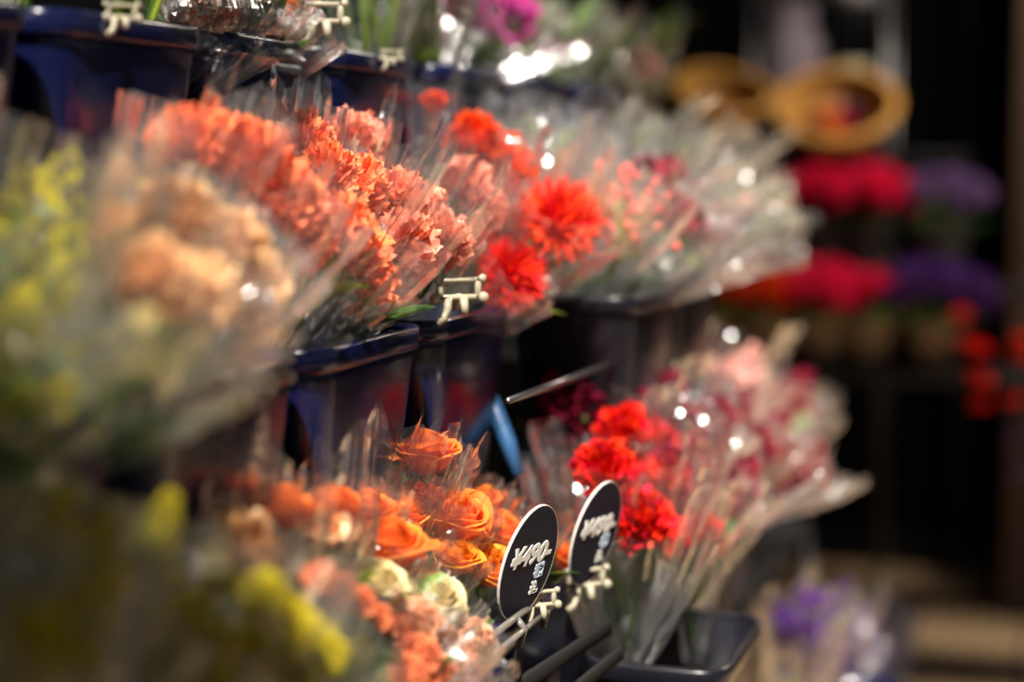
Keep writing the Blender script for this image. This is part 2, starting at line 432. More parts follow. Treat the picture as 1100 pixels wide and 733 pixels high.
def bouquet(label, kind, color, heads, tier, R=.033, a=None, group=None, mat=None, over=.095, leaves=2, cat='bouquet', r1=None,
            facing=None, sleeve=True, name=None, seed=None, lean=None, rim_y=None, stem=True, colors=None, pull=.05):
    rnd = random.Random(seed if seed is not None else sum(int(h[0] * 7 + h[1] * 13) for h in heads))
    af, rh = TIER[tier]
    pts = [PA(h[0], h[1], h[2] if len(h) > 2 else a) for h in heads]
    c = sum(pts, Vector()) / len(pts)
    ry = rim_y if rim_y is not None else c.y + rnd.uniform(-.02, .02)
    rx = -(af + pull) if c.x > -(af + .08) else min(c.x - .01, -(af + pull))
    rx = max(rx, -(af + BD - .035))
    rim = Vector((rx, ry, rh + .0))
    ax = (c - rim)
    if ax.z < .03: ax.z = .03
    dist = max(ax.length, .07); ax.normalize()
    room = max(0.0, (af + BD - .02) + c.x)          # how far back the tail may reach before the bucket behind
    want = Vector(lean) if lean else Vector((.62, .10, .78))
    want.normalize()
    ax = (ax * .35 + want * .65).normalized()
    tail = dist + .06
    if ax.x * tail > room: ax.x = room / tail; ax.normalize()
    below = .06
    base = c - ax * tail
    M = frame(ax, Vector((.2, -.1, 1)), base)
    o = empty(name or 'bouquet', None, label, cat, group, M)
    Mi = M.inverted(); L = dist + below
    HN = {'stock': 'flower_spike', 'snapdragon': 'flower_spike'}.get(kind, kind)
    spread = 0
    for i, p in enumerate(pts):
        lp = Mi @ p
        spread = max(spread, math.hypot(lp.x, lp.y))
        fa = Vector((lp.x * 3.0, lp.y * 3.0, .22 + rnd.uniform(-.05, .05))).normalized() if len(pts) > 1 else Vector((rnd.uniform(-.25, .25), rnd.uniform(-.25, .25), 1)).normalized()
        if facing:
            fa = (Mi.to_3x3() @ Vector(facing)).normalized()
        Rk = R * rnd.uniform(.9, 1.1)
        HM = frame(fa, Vector((1, 0, 0)), lp) @ Matrix.Rotation(rnd.uniform(0, 6), 4, 'Z') @ Matrix.Scale(Rk, 4)
        cc = colors[i % len(colors)] if colors else color
        h = link(HN, head_mesh(kind, cc, rnd.randrange(9)), o, HM)
        if kind in ('carnation', 'spider_mum'): link('calyx', CALYX, h)
        elif kind in ('rose', 'gerbera'): link('sepals', rnd.choice(SEPALS), h)
        elif kind in ('blossom_spray', 'berry_spray'): link('twigs', rnd.choice(TWIGS), h)
        if stem:
            s0 = Vector((lp.x * .15, lp.y * .15, .012)); e = lp - fa * Rk * (1.3 if kind == 'carnation' else .7)
            m = MB(); m.tube([s0, s0.lerp(e, .5) + Vector((rnd.uniform(-.004, .004), 0, 0)), lp - fa * Rk * 2, e], [.0022, .0022, .002, .0026], 6)
            link('stem', m.mesh('stem', GREEN), o)
    for k in range(leaves):
        ph = rnd.uniform(0, 2 * pi); lf = rnd.choice(LEAVES)
        LM = Matrix.Translation((.006 * math.cos(ph), .006 * math.sin(ph), L * rnd.uniform(.25, .55))) @ Matrix.Rotation(ph, 4, 'Z') @ Matrix.Rotation(.15, 4, 'Y') @ Matrix.Scale(rnd.uniform(.07, .11), 4)
        link('leaf', lf, o, LM)
    if sleeve:
        rr = r1 or (R * 1.18 + spread)
        rr = max(.03, rr)
        link('cellophane_sleeve', sleeve_mesh(rnd, L, .011, rr, over, mat or CLEAR), o)
    return o

# --- bucket -----------------------------------------------------------------
def rrect(w, d, r, n=4):
    pts = []
    for cx, cy, a0 in ((d / 2 - r, w / 2 - r, 0), (-d / 2 + r, w / 2 - r, pi / 2), (-d / 2 + r, -w / 2 + r, pi), (d / 2 - r, -w / 2 + r, 1.5 * pi)):
        for i in range(n + 1):
            a = a0 + pi / 2 * i / n; pts.append((cx + r * math.cos(a), cy + r * math.sin(a)))
    return pts
def loft(m, rings):
    b = len(m.v); n = len(rings[0][0])
    for pts, z in rings:
        for x, y in pts: m.vert((x, y, z), (.5, .5))
    for k in range(len(rings) - 1):
        for i in range(n):
            a = b + k * n + i; d = b + k * n + (i + 1) % n; m.f.append((a, d, d + n, a + n))
    return b, n
def bucket_meshes(d=BD, w=BW, h=BH, mat=NAVY, tp=.76):
    m = MB(); R = lambda s, g=0: rrect(w * s - g, d * s - g, .035 * s)
    seq = [(R(tp * .96), 0), (R(tp), .004), (R(tp + (1 - tp) * .5), h * .5), (R(.985), h - .03), (R(.985), h - .006), (R(.965, .003), h - .006), (R(tp * .97, .005), .008)]
    b, n = loft(m, seq); m.f.append(tuple(b + i for i in range(n))[::-1]); e = b + (len(seq) - 1) * n; m.f.append(tuple(e + i for i in range(n)))
    rm = MB(); seq = [(R(.988), h - .022), (R(1.03), h - .022), (R(1.045), h - .018), (R(1.045), h - .003), (R(1.03), h), (R(.97), h), (R(.965), h - .004)]
    loft(rm, seq)
    hm = MB(); hm.tube([(.0, -w / 2 * 1.03, h - .03), (d * .35, -w / 2 * 1.05, h - .05), (d * .53, -w * .3, h - .055), (d * .545, 0, h - .057), (d * .53, w * .3, h - .055), (d * .35, w / 2 * 1.05, h - .05), (0, w / 2 * 1.03, h - .03)], .0022, 6)
    return m.mesh('bucket_body', mat), rm.mesh('rim', mat), hm.mesh('handle', STEEL)
BK = bucket_meshes()
BKB = bucket_meshes(.19, .25, .25, BLACKP, .8)
BKL = bucket_meshes(.16, .245, .25, BLACKP, .84)
BKC = bucket_meshes(BD, BW, BH, BLACKP)
def bucket(tier, y, label, grp, kit=BK, d=BD, h=BH):
    af, rh = TIER[tier]
    o = empty('flower_bucket', (-(af + d / 2), y, rh - h), label, 'bucket', grp)
    link('body', kit[0], o); link('rim', kit[1], o)
    return o

# --- display stand --------------------------------------------------------------
def stand(name, label, shelves, y0, y1, mats=BLACKM):
    o = empty(name, (0, 0, 0), label, 'display stand')
    for (x0, x1, z) in shelves:
        m = MB(); m.box(x0, x1, y0, y1, z - .018, z, .003); link('shelf', m.mesh('shelf', mats), o)
    for yy in (y0 + .02, y1 - .02):
        xs = shelves
        fx = xs[-1][1] - .01; bx = xs[0][0] + .02
        for X, zt in ((fx, xs[-1][2] - .019), (bx, xs[0][2] - .019)):
            m = MB(); m.box(X - .015, X + .012, yy - .013, yy + .013, 0, zt, .003); link('leg', m.mesh('leg', mats), o)
    return o
    return o
YA0, YA1 = .34, 1.965
STAND_A = stand('display_stand', 'black stepped flower stand carrying the navy buckets in the left foreground',
      [(-.99, -.79, 1.42 - BH), (-.81, -.63, 1.135 - BH), (-.71, -.53, .845 - BH)], YA0, YA1 + .02)
STAND_B = stand('display_stand', 'black stepped flower stand further back, behind the red carnations',
      [(-.99, -.74, 1.42 - BH), (-.735, -.53, 1.13 - BH), (-.69, -.51, .80 - BH)], 2.03, 2.6)
stand('display_stand', 'farthest black flower stand, blurred below the white sleeves', [(-.99, -.79, 1.42 - BH), (-.90, -.71, 1.13 - BH), (-.69, -.51, .80 - BH)], 2.605, 3.5)
stand('display_stand', 'low black shelf unit carrying the bucket of red carnations', [(-.545, -.36, .745 - .25)], 1.775, 2.035)

seams = [.905 + .275 * k for k in range(-2, 12)]
nearfar = ['near the left edge', 'under', '', '']
def bucket_row(tier, ys, labels, grp, kit=BK, d=BD, h=BH):
    for y, l in zip(ys, labels): bucket(tier, y, l, grp, kit, d, h)
bucket_row('top', [1.04, 1.3175, 1.5925, 1.85], [
    'navy bucket on the top tier at the left edge of the picture', 'navy bucket on the top tier holding the bare green stems',
    'navy bucket on the top tier below the sleeve with the orange gerbera', 'navy bucket on the top tier just right of the cream clip'], 'navy buckets on the top tier')
bucket_row('top', [2.2, 2.5, 2.8, 3.1], [
    'navy bucket on the top tier under the magenta blossoms', 'blurred navy bucket on the top tier under green foliage',
    'blurred dark bucket on the top tier under the pale pink blossoms', 'farthest dark bucket of the top tier'], 'navy buckets on the top tier')
bucket_row('mid', [.62, .90, 1.18, 1.46, 1.74], [
    'navy bucket on the middle tier nearest the camera, under the yellow snapdragons', 'navy bucket on the middle tier under the peach carnations',
    'navy bucket on the middle tier under the coral carnations, orange reflection on its side', 'navy bucket on the middle tier under the sharp salmon carnations',
    'navy bucket on the middle tier under the red spider flower'], 'navy buckets on the middle tier')
bucket_row('midB', [2.16, 2.44], [
    'dark bucket on the middle tier under the berry sprays', 'dark bucket on the middle tier under the wine coloured flowers'], 'dark buckets on the far middle tier', BKC)
bucket_row('midC', [2.74, 3.02, 3.30], [
    'blurred dark bucket on the middle tier under the white blossoms', 'blurred dark bucket on the middle tier, second from its far end',
    'farthest dark bucket of the middle tier'], 'dark buckets on the far middle tier', BKC)
bucket_row('low', [.55, .83, 1.11, 1.39, 1.67], [
    'dark bucket on the bottom tier nearest the camera', 'dark bucket on the bottom tier under the olive yellow sprays',
    'dark bucket on the bottom tier under the coral stock flowers', 'dark bucket on the bottom tier with the nearer price card',
    'dark bucket on the bottom tier with the farther price card'], 'navy buckets on the bottom tier')
bucket('lowB', 1.905, 'black bucket under the red carnations at the corner of the bottom tier', 'black buckets of the bottom tier', BKL, .16, .25)
bucket_row('lowC', [2.18, 2.46, 2.74], ['black bucket behind the red carnation bucket', 'black bucket hidden under shiny sleeves of wine flowers', 'farthest black bucket of the bottom tier'],
           'black buckets of the bottom tier', BKC)

# ------------------------------------------------------------------ bouquets : middle tier
G1 = 'sleeved bouquets on the middle tier'
B = bouquet
B('yellow snapdragon bouquet at the far left, upper one behind hazy film', 'snapdragon', 'yellow', [(25, 200), (70, 185)], 'mid', .020, .68, G1, CLEAR, over=.11, leaves=9)
B('blurred yellow snapdragon bouquet with the brightest bloom, left edge of the picture', 'snapdragon', 'yellow', [(72, 262), (60, 306)], 'mid', .023, .645, G1, CLEAR, leaves=9)
B('blurred yellow snapdragon bouquet hanging lowest over the bucket edge at left', 'snapdragon', 'olive', [(25, 330), (70, 375)], 'mid', .020, .62, G1, CLEAR, leaves=9)
B('blurred greenish yellow snapdragon bouquet between yellow and peach flowers', 'snapdragon', 'yellow', [(140, 208), (110, 250)], 'mid', .016, .66, G1, CLEAR, over=.10, leaves=9)
B('dark green leafy bouquet with olive buds at the left edge', 'snapdragon', 'olive', [(5, 400), (60, 430)], 'mid', .018, .58, G1, CLEAR, leaves=12)
B('peach carnation bouquet, upper left of the peach ones, veiled by film', 'carnation', 'peach', [(190, 232), (222, 262)], 'mid', 0.0336, .62, G1, HAZY, over=.11)
B('peach carnation bouquet at the right of the peach ones, beside coral blooms', 'carnation', 'peach', [(246, 268), (268, 306)], 'mid', 0.0336, .60, G1, HAZY, over=.10)
B('peach carnation bouquet lowest of the peach ones', 'carnation', 'peach', [(215, 312), (170, 300)], 'mid', 0.0302, .58, G1, CLEAR)
B('mixed pale bouquet with green fillers below the peach carnations', 'blossom_spray', 'cream', [(150, 350), (200, 375)], 'mid', .020, .56, G1, CLEAR)
B('shaded coral carnation bouquet at the upper left of the coral ones', 'carnation', 'coral', [(200, 152), (232, 160)], 'mid', 0.0348, .70, G1, HAZY, over=.10)
B('coral carnation bouquet left of the upright film tips', 'carnation', 'coral', [(268, 172), (282, 205)], 'mid', 0.0371, .67, G1, CLEAR, over=.12)
B('coral carnation bouquet beside the veiled peach ones', 'carnation', 'coral', [(300, 215), (318, 250)], 'mid', 0.0371, .64, G1, HAZY, over=.09)
B('single red coral carnation at the very back beneath the top tier', 'carnation', 'coral', [(330, 146)], 'mid', 0.0302, .745, G1, CLEAR, over=.13)
B('single salmon carnation at the very back right of the red coral one', 'carnation', 'salmon', [(378, 152)], 'mid', 0.0348, .74, G1, CLEAR, over=.12)
B('orange coral carnation bouquet with a sunlit bloom in the second row', 'carnation', 'coral', [(352, 184), (385, 200)], 'mid', 0.0336, .685, G1, CLEAR, over=.11)
B('coral carnation bouquet with cream lit petal tips, left of the sharp group', 'carnation', 'coral', [(362, 243), (385, 275)], 'mid', 0.0348, .635, G1, CLEAR, over=.08)
B('coral carnation hanging lowest at the front of the coral group', 'carnation', 'coral', [(404, 302)], 'mid', 0.0267, .62, G1, CLEAR, over=.05)
B('salmon carnation in sharp focus behind a glinting film edge', 'carnation', 'salmon', [(436, 262)], 'mid', 0.0360, .635, G1, CLEAR, over=.07)
B('salmon carnation furthest right of the sharp ones', 'carnation', 'salmon', [(476, 258)], 'mid', 0.0319, .62, G1, CLEAR, over=.09)
B('salmon carnation bouquet with round buds above the sharp ones', 'carnation', 'salmon', [(428, 210), (455, 222)], 'mid', 0.0302, .655, G1, CLEAR, over=.12)
B('pale salmon carnation veiled by streaky film beside the red spider flower', 'carnation', 'salmon', [(498, 198)], 'mid', 0.0336, .68, G1, HAZY, over=.10)
B('pale salmon carnation bouquet half hidden behind glaring film', 'carnation', 'salmon', [(520, 228)], 'mid', 0.0302, .66, G1, HAZY, over=.09)
B('orange red carnation bouquet at the back of the middle tier', 'carnation', 'orangered', [(508, 148), (524, 176)], 'mid', 0.0348, .71, G1, CLEAR, over=.11)
B('orange red carnation just right of the back bouquet', 'carnation', 'orangered', [(543, 170)], 'mid', 0.0360, .69, G1, CLEAR, over=.10)
B('orange red carnation veiled by film above the spider flower', 'carnation', 'orangered', [(560, 205)], 'mid', 0.0348, .66, G1, HAZY, over=.09)
B('small orange and green alstroemeria bouquet rising against the navy buckets', 'blossom_cluster', 'orangered', [(466, 112)], 'mid', .018, .76, G1, CLEAR, over=.10, leaves=4)
B('scarlet spider chrysanthemum bouquet, bright red fringed bloom', 'spider_mum', 'scarlet', [(600, 238)], 'mid', .056, .58, G1, CLEAR, over=.04, r1=.068, facing=(.55, -.45, .6))
B('scarlet spider chrysanthemum bouquet lower, above the cream clip', 'spider_mum', 'red', [(548, 296)], 'mid', .046, .62, G1, HAZY, over=.04, r1=.06, facing=(.6, -.5, .3))
B('scarlet chrysanthemum bouquet veiled behind the bright red one', 'spider_mum', 'scarlet', [(574, 250)], 'mid', .034, .63, G1, HAZY, over=.08)
G2 = 'sleeved bouquets on the far middle tier'
B('small coral berry bouquet with green twigs, left of the pair', 'berry_spray', 'coral', [(652, 205)], 'midB', .045, .56, G2, HAZY, over=.12, r1=.07, rim_y=2.12)
B('small coral berry bouquet with green twigs leaning furthest forward', 'berry_spray', 'coral', [(680, 225)], 'midB', .045, .53, G2, CLEAR, over=.10, r1=.07, rim_y=2.2)
B('empty looking shiny sleeve bouquet of greens above the berry sprays', 'blossom_spray', 'white', [(610, 160)], 'midB', .035, .66, G2, HAZY, over=.12, rim_y=2.2, r1=.07)
B('shiny sleeve bouquet of pale blooms behind the orange red carnations', 'blossom_spray', 'white', [(570, 140)], 'midB', .035, .72, G2, HAZY, over=.12, rim_y=2.1, r1=.07)
B('wine red rose bouquet at the top of the wine coloured ones', 'rose', 'wine', [(694, 182), (708, 198), (722, 186)], 'midB', .028, .55, G2, HAZY, over=.10)
B('wine red rose bouquet under the white blossoms', 'rose', 'wine', [(728, 240), (748, 250), (740, 232)], 'midB', .030, .50, G2, CLEAR, over=.05)
B('deep magenta rose bouquet hanging below the white blossoms', 'rose', 'wine', [(716, 218), (732, 226)], 'midB', .030, .52, G2, CLEAR, over=.06)
for i, (x, y, a, l) in enumerate([
    (745, 160, .60, 'white blossom bouquet at the upper left of the glittering white sleeves'),
    (775, 185, .56, 'white blossom bouquet in the middle of the glittering sleeves'),
    (800, 160, .62, 'white blossom bouquet at the back of the glittering sleeves, below the left basket'),
    (790, 225, .50, 'white and pink blossom bouquet at the front of the glittering sleeves'),
    (830, 205, .50, 'white blossom bouquet left of the crimson flowers'),
    (835, 240, .46, 'white blossom bouquet at the lower right tip of the glittering sleeves'),
    (700, 140, .68, 'white blossom bouquet at the rear of the glittering row')]):
    B(l, 'blossom_spray', 'white', [(x, y)], 'midC', .036, a, G2, CLEAR, over=.09, leaves=4, r1=.065, lean=(.9, .1, .42),
      colors=['white'] if i != 3 else ['pink'])

UPR = (.15, .05, 1)
# ------------------------------------------------------------------ bouquets : bottom tier
G3 = 'sleeved bouquets on the bottom tier'
B('olive yellow spray bouquet in the lower left corner', 'blossom_spray', 'olive', [(30, 700), (90, 660)], 'low', .035, .50, G3, CLEAR, over=.05, leaves=4)
B('dark leafy spray bouquet at the lower left under the yellow snapdragons', 'blossom_spray', 'olive', [(100, 590), (60, 560)], 'low', .030, .55, G3, CLEAR, over=.05, leaves=5)
B('olive yellow spray bouquet rising beside the dark bucket side', 'blossom_spray', 'olive', [(175, 560), (160, 620)], 'low', .026, .56, G3, CLEAR, over=.05, leaves=3)
B('olive yellow spray bouquet in the middle of the lower left haze', 'blossom_spray', 'olive', [(190, 670), (230, 640)], 'low', .030, .50, G3, CLEAR, over=.05, leaves=4)
B('yellow bloom bouquet left of the coral stock flowers', 'blossom_cluster', 'olive', [(285, 645), (312, 672), (345, 706), (290, 690)], 'low', .019, .50, G3, CLEAR, over=.06, leaves=6)
B('lowest yellow bloom bouquet at the bottom edge of the picture', 'blossom_cluster', 'olive', [(262, 712), (222, 700), (215, 735), (310, 730)], 'low', .020, .48, G3, CLEAR, over=.05, leaves=6)
B('fringed peach carnation at the left of the orange roses', 'carnation', 'peach', [(258, 582)], 'low', .026, .59, G3, HAZY, over=.05)
B('half open orange rose furthest left in an upright sleeve', 'rose', 'rose', [(305, 546)], 'low', .029, .585, G3, CLEAR, over=.10, facing=(.1, .1, 1), lean=UPR)
B('orange rose behind the apricot one, upright sleeve', 'rose', 'rose', [(358, 546)], 'low', .030, .59, G3, CLEAR, over=.10, facing=(.2, -.1, 1), lean=UPR)
B('pale apricot rose with cream petal edges in front of an orange one', 'rose', 'apricot', [(346, 570)], 'low', .024, .585, G3, CLEAR, over=.04, facing=(.2, -.3, .9))
B('shaded orange rose behind upright film, right of the apricot one', 'rose', 'rose', [(395, 550)], 'low', .027, .61, G3, CLEAR, over=.10, facing=(.1, -.1, 1), lean=UPR)
B('tallest orange rose standing alone above the others', 'rose', 'rose', [(458, 487)], 'low', .036, .605, G3, CLEAR, over=.05, facing=(.05, -.05, 1), leaves=1, cat='bouquet')
B('orange rose in the centre of the bottom tier bouquets', 'rose', 'rose', [(420, 585)], 'low', .032, .575, G3, CLEAR, over=.05, facing=(.15, -.2, .9))
B('small dark orange bud bouquet under the tallest rose', 'blossom_cluster', 'orangered', [(458, 532)], 'low', .014, .60, G3, CLEAR, over=.12, leaves=6)
B('wide orange rose veiled by streaks of film, left of the near price card', 'rose', 'rose', [(488, 556)], 'low', .038, .575, G3, CLEAR, over=.09, facing=(.3, -.2, .9))
B('orange rose at the back, between tallest rose and price cards', 'rose', 'rose', [(535, 572)], 'low', .034, .585, G3, CLEAR, over=.09, facing=(.3, -.1, .9))
B('bright yellow orange rose beside the near price card', 'rose', 'roseyellow', [(524, 608)], 'low', .029, .545, G3, CLEAR, over=.04, facing=(.4, -.3, .8))
B('second yellow orange rose tucked below the veiled wide rose', 'rose', 'roseyellow', [(490, 600)], 'low', .026, .56, G3, CLEAR, over=.05, facing=(.2, -.2, .9))
B('orange rose between the two price cards', 'rose', 'rose', [(600, 600)], 'low', .031, .53, G3, CLEAR, over=.02, facing=(.3, .1, 1))
B('orange rose behind the near price card', 'rose', 'rose', [(562, 585)], 'low', .032, .56, G3, CLEAR, over=.07, facing=(.3, -.1, .9))
B('dim orange rose deep behind the film between centre rose and tallest rose', 'rose', 'rose', [(438, 556)], 'low', .028, .61, G3, CLEAR, over=.09, facing=(.1, -.1, 1))
B('dim orange rose at the rear above the near price card', 'rose', 'rose', [(520, 540)], 'low', .028, .61, G3, CLEAR, over=.08, facing=(.2, -.1, 1))
B('long coral stock flower bouquet slanting towards the camera', 'blossom_cluster', 'stockcoral', [(345, 622), (364, 636), (383, 650), (402, 664), (420, 680), (436, 696)], 'low', .0165, .535, G3, CLEAR, over=.04, leaves=6)
B('coral stock flower bouquet at the bottom edge', 'blossom_cluster', 'stockcoral', [(450, 706), (436, 724), (466, 722), (452, 738)], 'low', .017, .505, G3, CLEAR, over=.04, leaves=5)
B('cream lisianthus bouquet above the coral stock flowers', 'rose', 'cream', [(408, 622), (434, 640)], 'low', .024, .555, G3, CLEAR, over=.06, leaves=6)
B('bright cream yellow lisianthus bouquet lit by the sun', 'rose', 'cream', [(466, 640), (486, 664)], 'low', .027, .535, G3, CLEAR, over=.05, leaves=5)
B('dusty pink stock flower bouquet under the cream lisianthus', 'blossom_cluster', 'dustypink', [(452, 668), (472, 690), (446, 686)], 'low', .018, .52, G3, CLEAR, over=.05)
B('pink and cream stock flower bouquet at the bucket rim below the near card', 'blossom_cluster', 'dustypink', [(508, 684), (492, 706)], 'low', .018, .505, G3, CLEAR, over=.04, leaves=5)
G4 = 'sleeved bouquets on the far stand'
B('red carnation bouquet at the top of the red group', 'carnation', 'red', [(668, 462), (698, 480)], 'lowB', .038, .51, G4, CLEAR, over=.07, lean=(.12, .05, 1))
B('red carnation bouquet behind the far price card', 'carnation', 'red', [(648, 503), (682, 514)], 'lowB', .038, .50, G4, CLEAR, over=.05, lean=(.12, 0, 1))
B('red carnation bouquet in the middle of the red group', 'carnation', 'red', [(712, 518), (738, 532)], 'lowB', .036, .47, G4, CLEAR, over=.06, lean=(.15, .1, 1))
B('red carnation bouquet low down right of the far price card', 'carnation', 'red', [(704, 572), (684, 556)], 'lowB', .037, .46, G4, CLEAR, over=.03, lean=(.2, 0, 1))
B('single red carnation furthest right and lowest of the red group', 'carnation', 'red', [(750, 576)], 'lowB', .032, .43, G4, CLEAR, over=.03, lean=(.2, 0, 1))
wl = ['wine flower bouquet in shade at the upper left of the wine ones', 'wine flower bouquet above the topmost red carnation', 'wine flower bouquet behind the cream clip',
      'salmon tinted bouquet at the top of the far sleeves', 'wine flower bouquet in the centre of the far sleeves', 'wine flower bouquet right of the red carnations',
      'wine flower bouquet with pink tips towards the dark wall', 'wine flower bouquet leaning furthest out over the dark floor', 'wine flower bouquet lowest, with a bright glint',
      'pale filler bouquet at the upper right of the far sleeves', 'wine flower bouquet left of the pale filler one']
wd = [(625, 402, .62, 2.3), (655, 415, .58, 2.45), (720, 418, .52, 2.6), (805, 385, .50, 3.0), (765, 440, .48, 2.6), (745, 480, .46, 2.3),
      (835, 455, .43, 2.7), (872, 482, .41, 2.85), (800, 505, .42, 2.4), (860, 410, .46, 3.1), (795, 430, .47, 2.8)]
for i, (x, y, a, ry) in enumerate(wd):
    B(wl[i], 'stock', 'wine', [(x, y), (x - 24, y + 16), (x + 6, y + 26)], 'lowC', .034, a, G4, CLEAR, over=.10, leaves=3, r1=.07, lean=(.6, .25, .75), 
      colors=['pink' if i == 3 else 'wine'])

# ------------------------------------------------------------------ bouquets : top tier
G5 = 'bouquets on the top tier'
def greens(label, px, py, a, n, hgt, tier='top', mats=(2, 1), spread=.05, group=G5, sleeve=None, lean=.0, seed=1):
    rnd = random.Random(seed); p = PA(px, py, a); af, rh = TIER[tier]
    o = empty('foliage_bunch', (p.x, p.y, rh - .05), label, 'greenery', group)
    m0 = 0
    for k in range(n):
        ph = rnd.uniform(0, 2 * pi); r = rnd.random() * .03
        e = Vector((rnd.uniform(-spread, spread) + lean, rnd.uniform(-spread, spread), hgt * rnd.uniform(.8, 1.1)))
        m = MB(); m.tube([(r * math.cos(ph), r * math.sin(ph), 0), (r * math.cos(ph) + e.x * .4, r * math.sin(ph) + e.y * .4, e.z * .5), e], [.0032, .0028, .002], 6)
        link('stem', m.mesh('stem', YGREEN if k % 3 else GREEN), o)
        link('leaf', LEAVES[rnd.choice(mats)], o, Matrix.Translation(e * .75) @ Matrix.Rotation(ph, 4, 'Z') @ Matrix.Rotation(.3, 4, 'Y') @ Matrix.Scale(hgt * .55, 4))
    if sleeve:
        s = link('cellophane_sleeve', sleeve_mesh(rnd, hgt * .9, .02, spread + .03, .08, sleeve), o)
    return o
greens('bunch of bare light green stems at the left of the top tier', 125, 14, .82, 16, .26, spread=.06, lean=.06, seed=4)
greens('dark blurred greenery at the top left corner', 25, 5, .88, 7, .22, seed=5, mats=(0, 3))
greens('dark green foliage right of the cream clip on the top tier', 400, 25, .86, 12, .22, mats=(0, 3), seed=6, sleeve=CLEAR)
greens('dark green foliage behind the magenta blossoms', 455, 30, .84, 10, .20, mats=(0, 3, 1), seed=7, sleeve=HAZY)
greens('bright green foliage bunch under the glinting sleeves at the right of the top tier', 655, 60, .82, 12, .16, mats=(1, 2), seed=8, sleeve=HAZY)
greens('bright green foliage bunch at the far right end of the top tier', 690, 40, .86, 10, .20, mats=(1, 2), seed=9, sleeve=HAZY)
greens('mixed green foliage in the middle of the top tier', 600, 45, .84, 10, .18, mats=(0, 1), seed=10, sleeve=HAZY)
TOPR = TIER['top'][1]
def top_b(label, kind, color, pxs, a, R, seed, **k):
    return B(label, kind, color, pxs, 'top', R, a, G5, k.pop('mat', CLEAR), seed=seed, **k)
top_b('sleeve lying over the bucket edge with orange gerbera petals showing', 'gerbera', 'gerbera', [(291, -14)], .80, .036, 3, over=.03, facing=(.5, -.6, .1), r1=.06, leaves=2)
top_b('blurred magenta stock flower bouquet on the top tier', 'blossom_cluster', 'magenta', [(508, 10), (548, 18)], .80, .040, 11, over=.06)
top_b('magenta stock flower bouquet lower, above the dark bucket', 'blossom_cluster', 'magenta', [(528, 40)], .79, .022, 12, over=.04)
top_b('pale pink blossom bouquet at the far end of the top tier', 'blossom_cluster', 'pink', [(690, 72)], .76, .030, 13, over=.06)
top_b('pale pink and green filler bouquet behind the orange gerbera sleeve', 'blossom_spray', 'pink', [(250, -8), (215, 2)], .84, .030, 14, over=.04, leaves=4)
top_b('coral and green filler bouquet under the film sheet, left of the gerbera', 'blossom_spray', 'salmon', [(200, 14), (240, 22)], .80, .024, 24, over=.03, leaves=4)
top_b('pink filler bouquet under the film sheet, right below the gerbera', 'blossom_spray', 'pink', [(300, 24), (325, 12)], .79, .024, 25, over=.03, leaves=4)
top_b('white filler bouquet between foliage and magenta blossoms', 'blossom_spray', 'white', [(440, 12)], .84, .026, 15, over=.06, mat=HAZY, leaves=4)
top_b('white filler bouquet right of the magenta blossoms', 'blossom_spray', 'white', [(590, 15)], .80, .030, 16, over=.06, mat=HAZY, leaves=4)
top_b('light filler bouquet with glinting film at the right of the top tier', 'blossom_spray', 'white', [(645, 22)], .78, .034, 17, over=.08, mat=HAZY, leaves=4)

# sheet of film lying over the bucket rim (top tier)
def film_sheet():
    m = MB(); p0 = PA(150, 26, .795); p1 = PA(342, 44, .765); rnd = random.Random(2)
    def fn(u, v):
        b = p0.lerp(p1, u); b = Vector((b.x, b.y, b.z + .004 * math.sin(u * 9)))
        q = b + Vector((-.05 * v, .02 * v, .10 * v)) + Vector((.02 * math.sin(v * 3), 0, 0))
        n3 = noise.noise_vector(Vector((u * 6, v * 5, 3.3))) * .006
        return q + Vector(n3), (0, 0)
    m.grid(30, 14, fn); o = link('cellophane_sheet', m.mesh('cellophane_sheet', HAZY, False))
    tag(o, 'loose clear film sheet lying over the top tier bucket rim under the gerbera', 'cellophane')
film_sheet()

# ------------------------------------------------------------------ clips and price cards
def clip_mesh():
    """snap-on card holder: open rectangular frame, round hinge knobs and a short hook over the rim"""
    m = MB()
    w = .044
    for (y0, y1, z0, z1) in ((-w / 2, w / 2, .004, .009), (-w / 2, w / 2, .021, .0255), (-w / 2, -w / 2 + .006, .004, .0255), (w / 2 - .006, w / 2, .004, .0255)):
        m.box(.001, .007, y0, y1, z0, z1, .0012)
    for s in (-1, 1):
        m.ball((.006, s * .024, .006), .0055, 10, 8); m.ball((.006, s * .023, .0245), .0042, 10, 8)
    m.tube([(.006, -.012, .006), (.009, -.013, -.004), (.010, -.016, -.013), (.011, -.024, -.018)], [.0048, .0042, .004, .0038], 8)
    m.tube([(.006, .004, .006), (.010, .004, -.003), (.009, .004, -.010)], [.0045, .004, .0036], 8)
    m.tube([(.004, 0, .006), (-.006, 0, .005), (-.012, 0, -.006)], [.0045, .004, .004], 8)
    return m.mesh('clip', CREAM)
CLIP = clip_mesh()
def clip_at(px, py, a, label, s=1.0, rot=0, card=None):
    p = PA(px, py, a)
    o = empty('price_card_holder' if card else 'bucket_clip', p, label, 'price tag' if card else 'clip', 'cream card clips on bucket rims' if not card else 'price cards on the bottom tier')
    o.rotation_euler = (0, 0, rot)
    c = link('clip', CLIP, o, Matrix.Scale(s, 4))
    return o
clip_at(492, 326, .603, 'cream plastic clip on the rim below the red spider flowers', 1.05, -.95)
clip_at(345, 30, .765, 'cream plastic clip on the top tier rim beside the film sheet', 1.05, -.9)
clip_at(130, 24, .77, 'cream twisted clip on the top tier rim beside the bare stems', .6, -.7)
clip_at(286, 412, .605, 'blurred white clip hanging below the coral bouquets', .75, -.9)
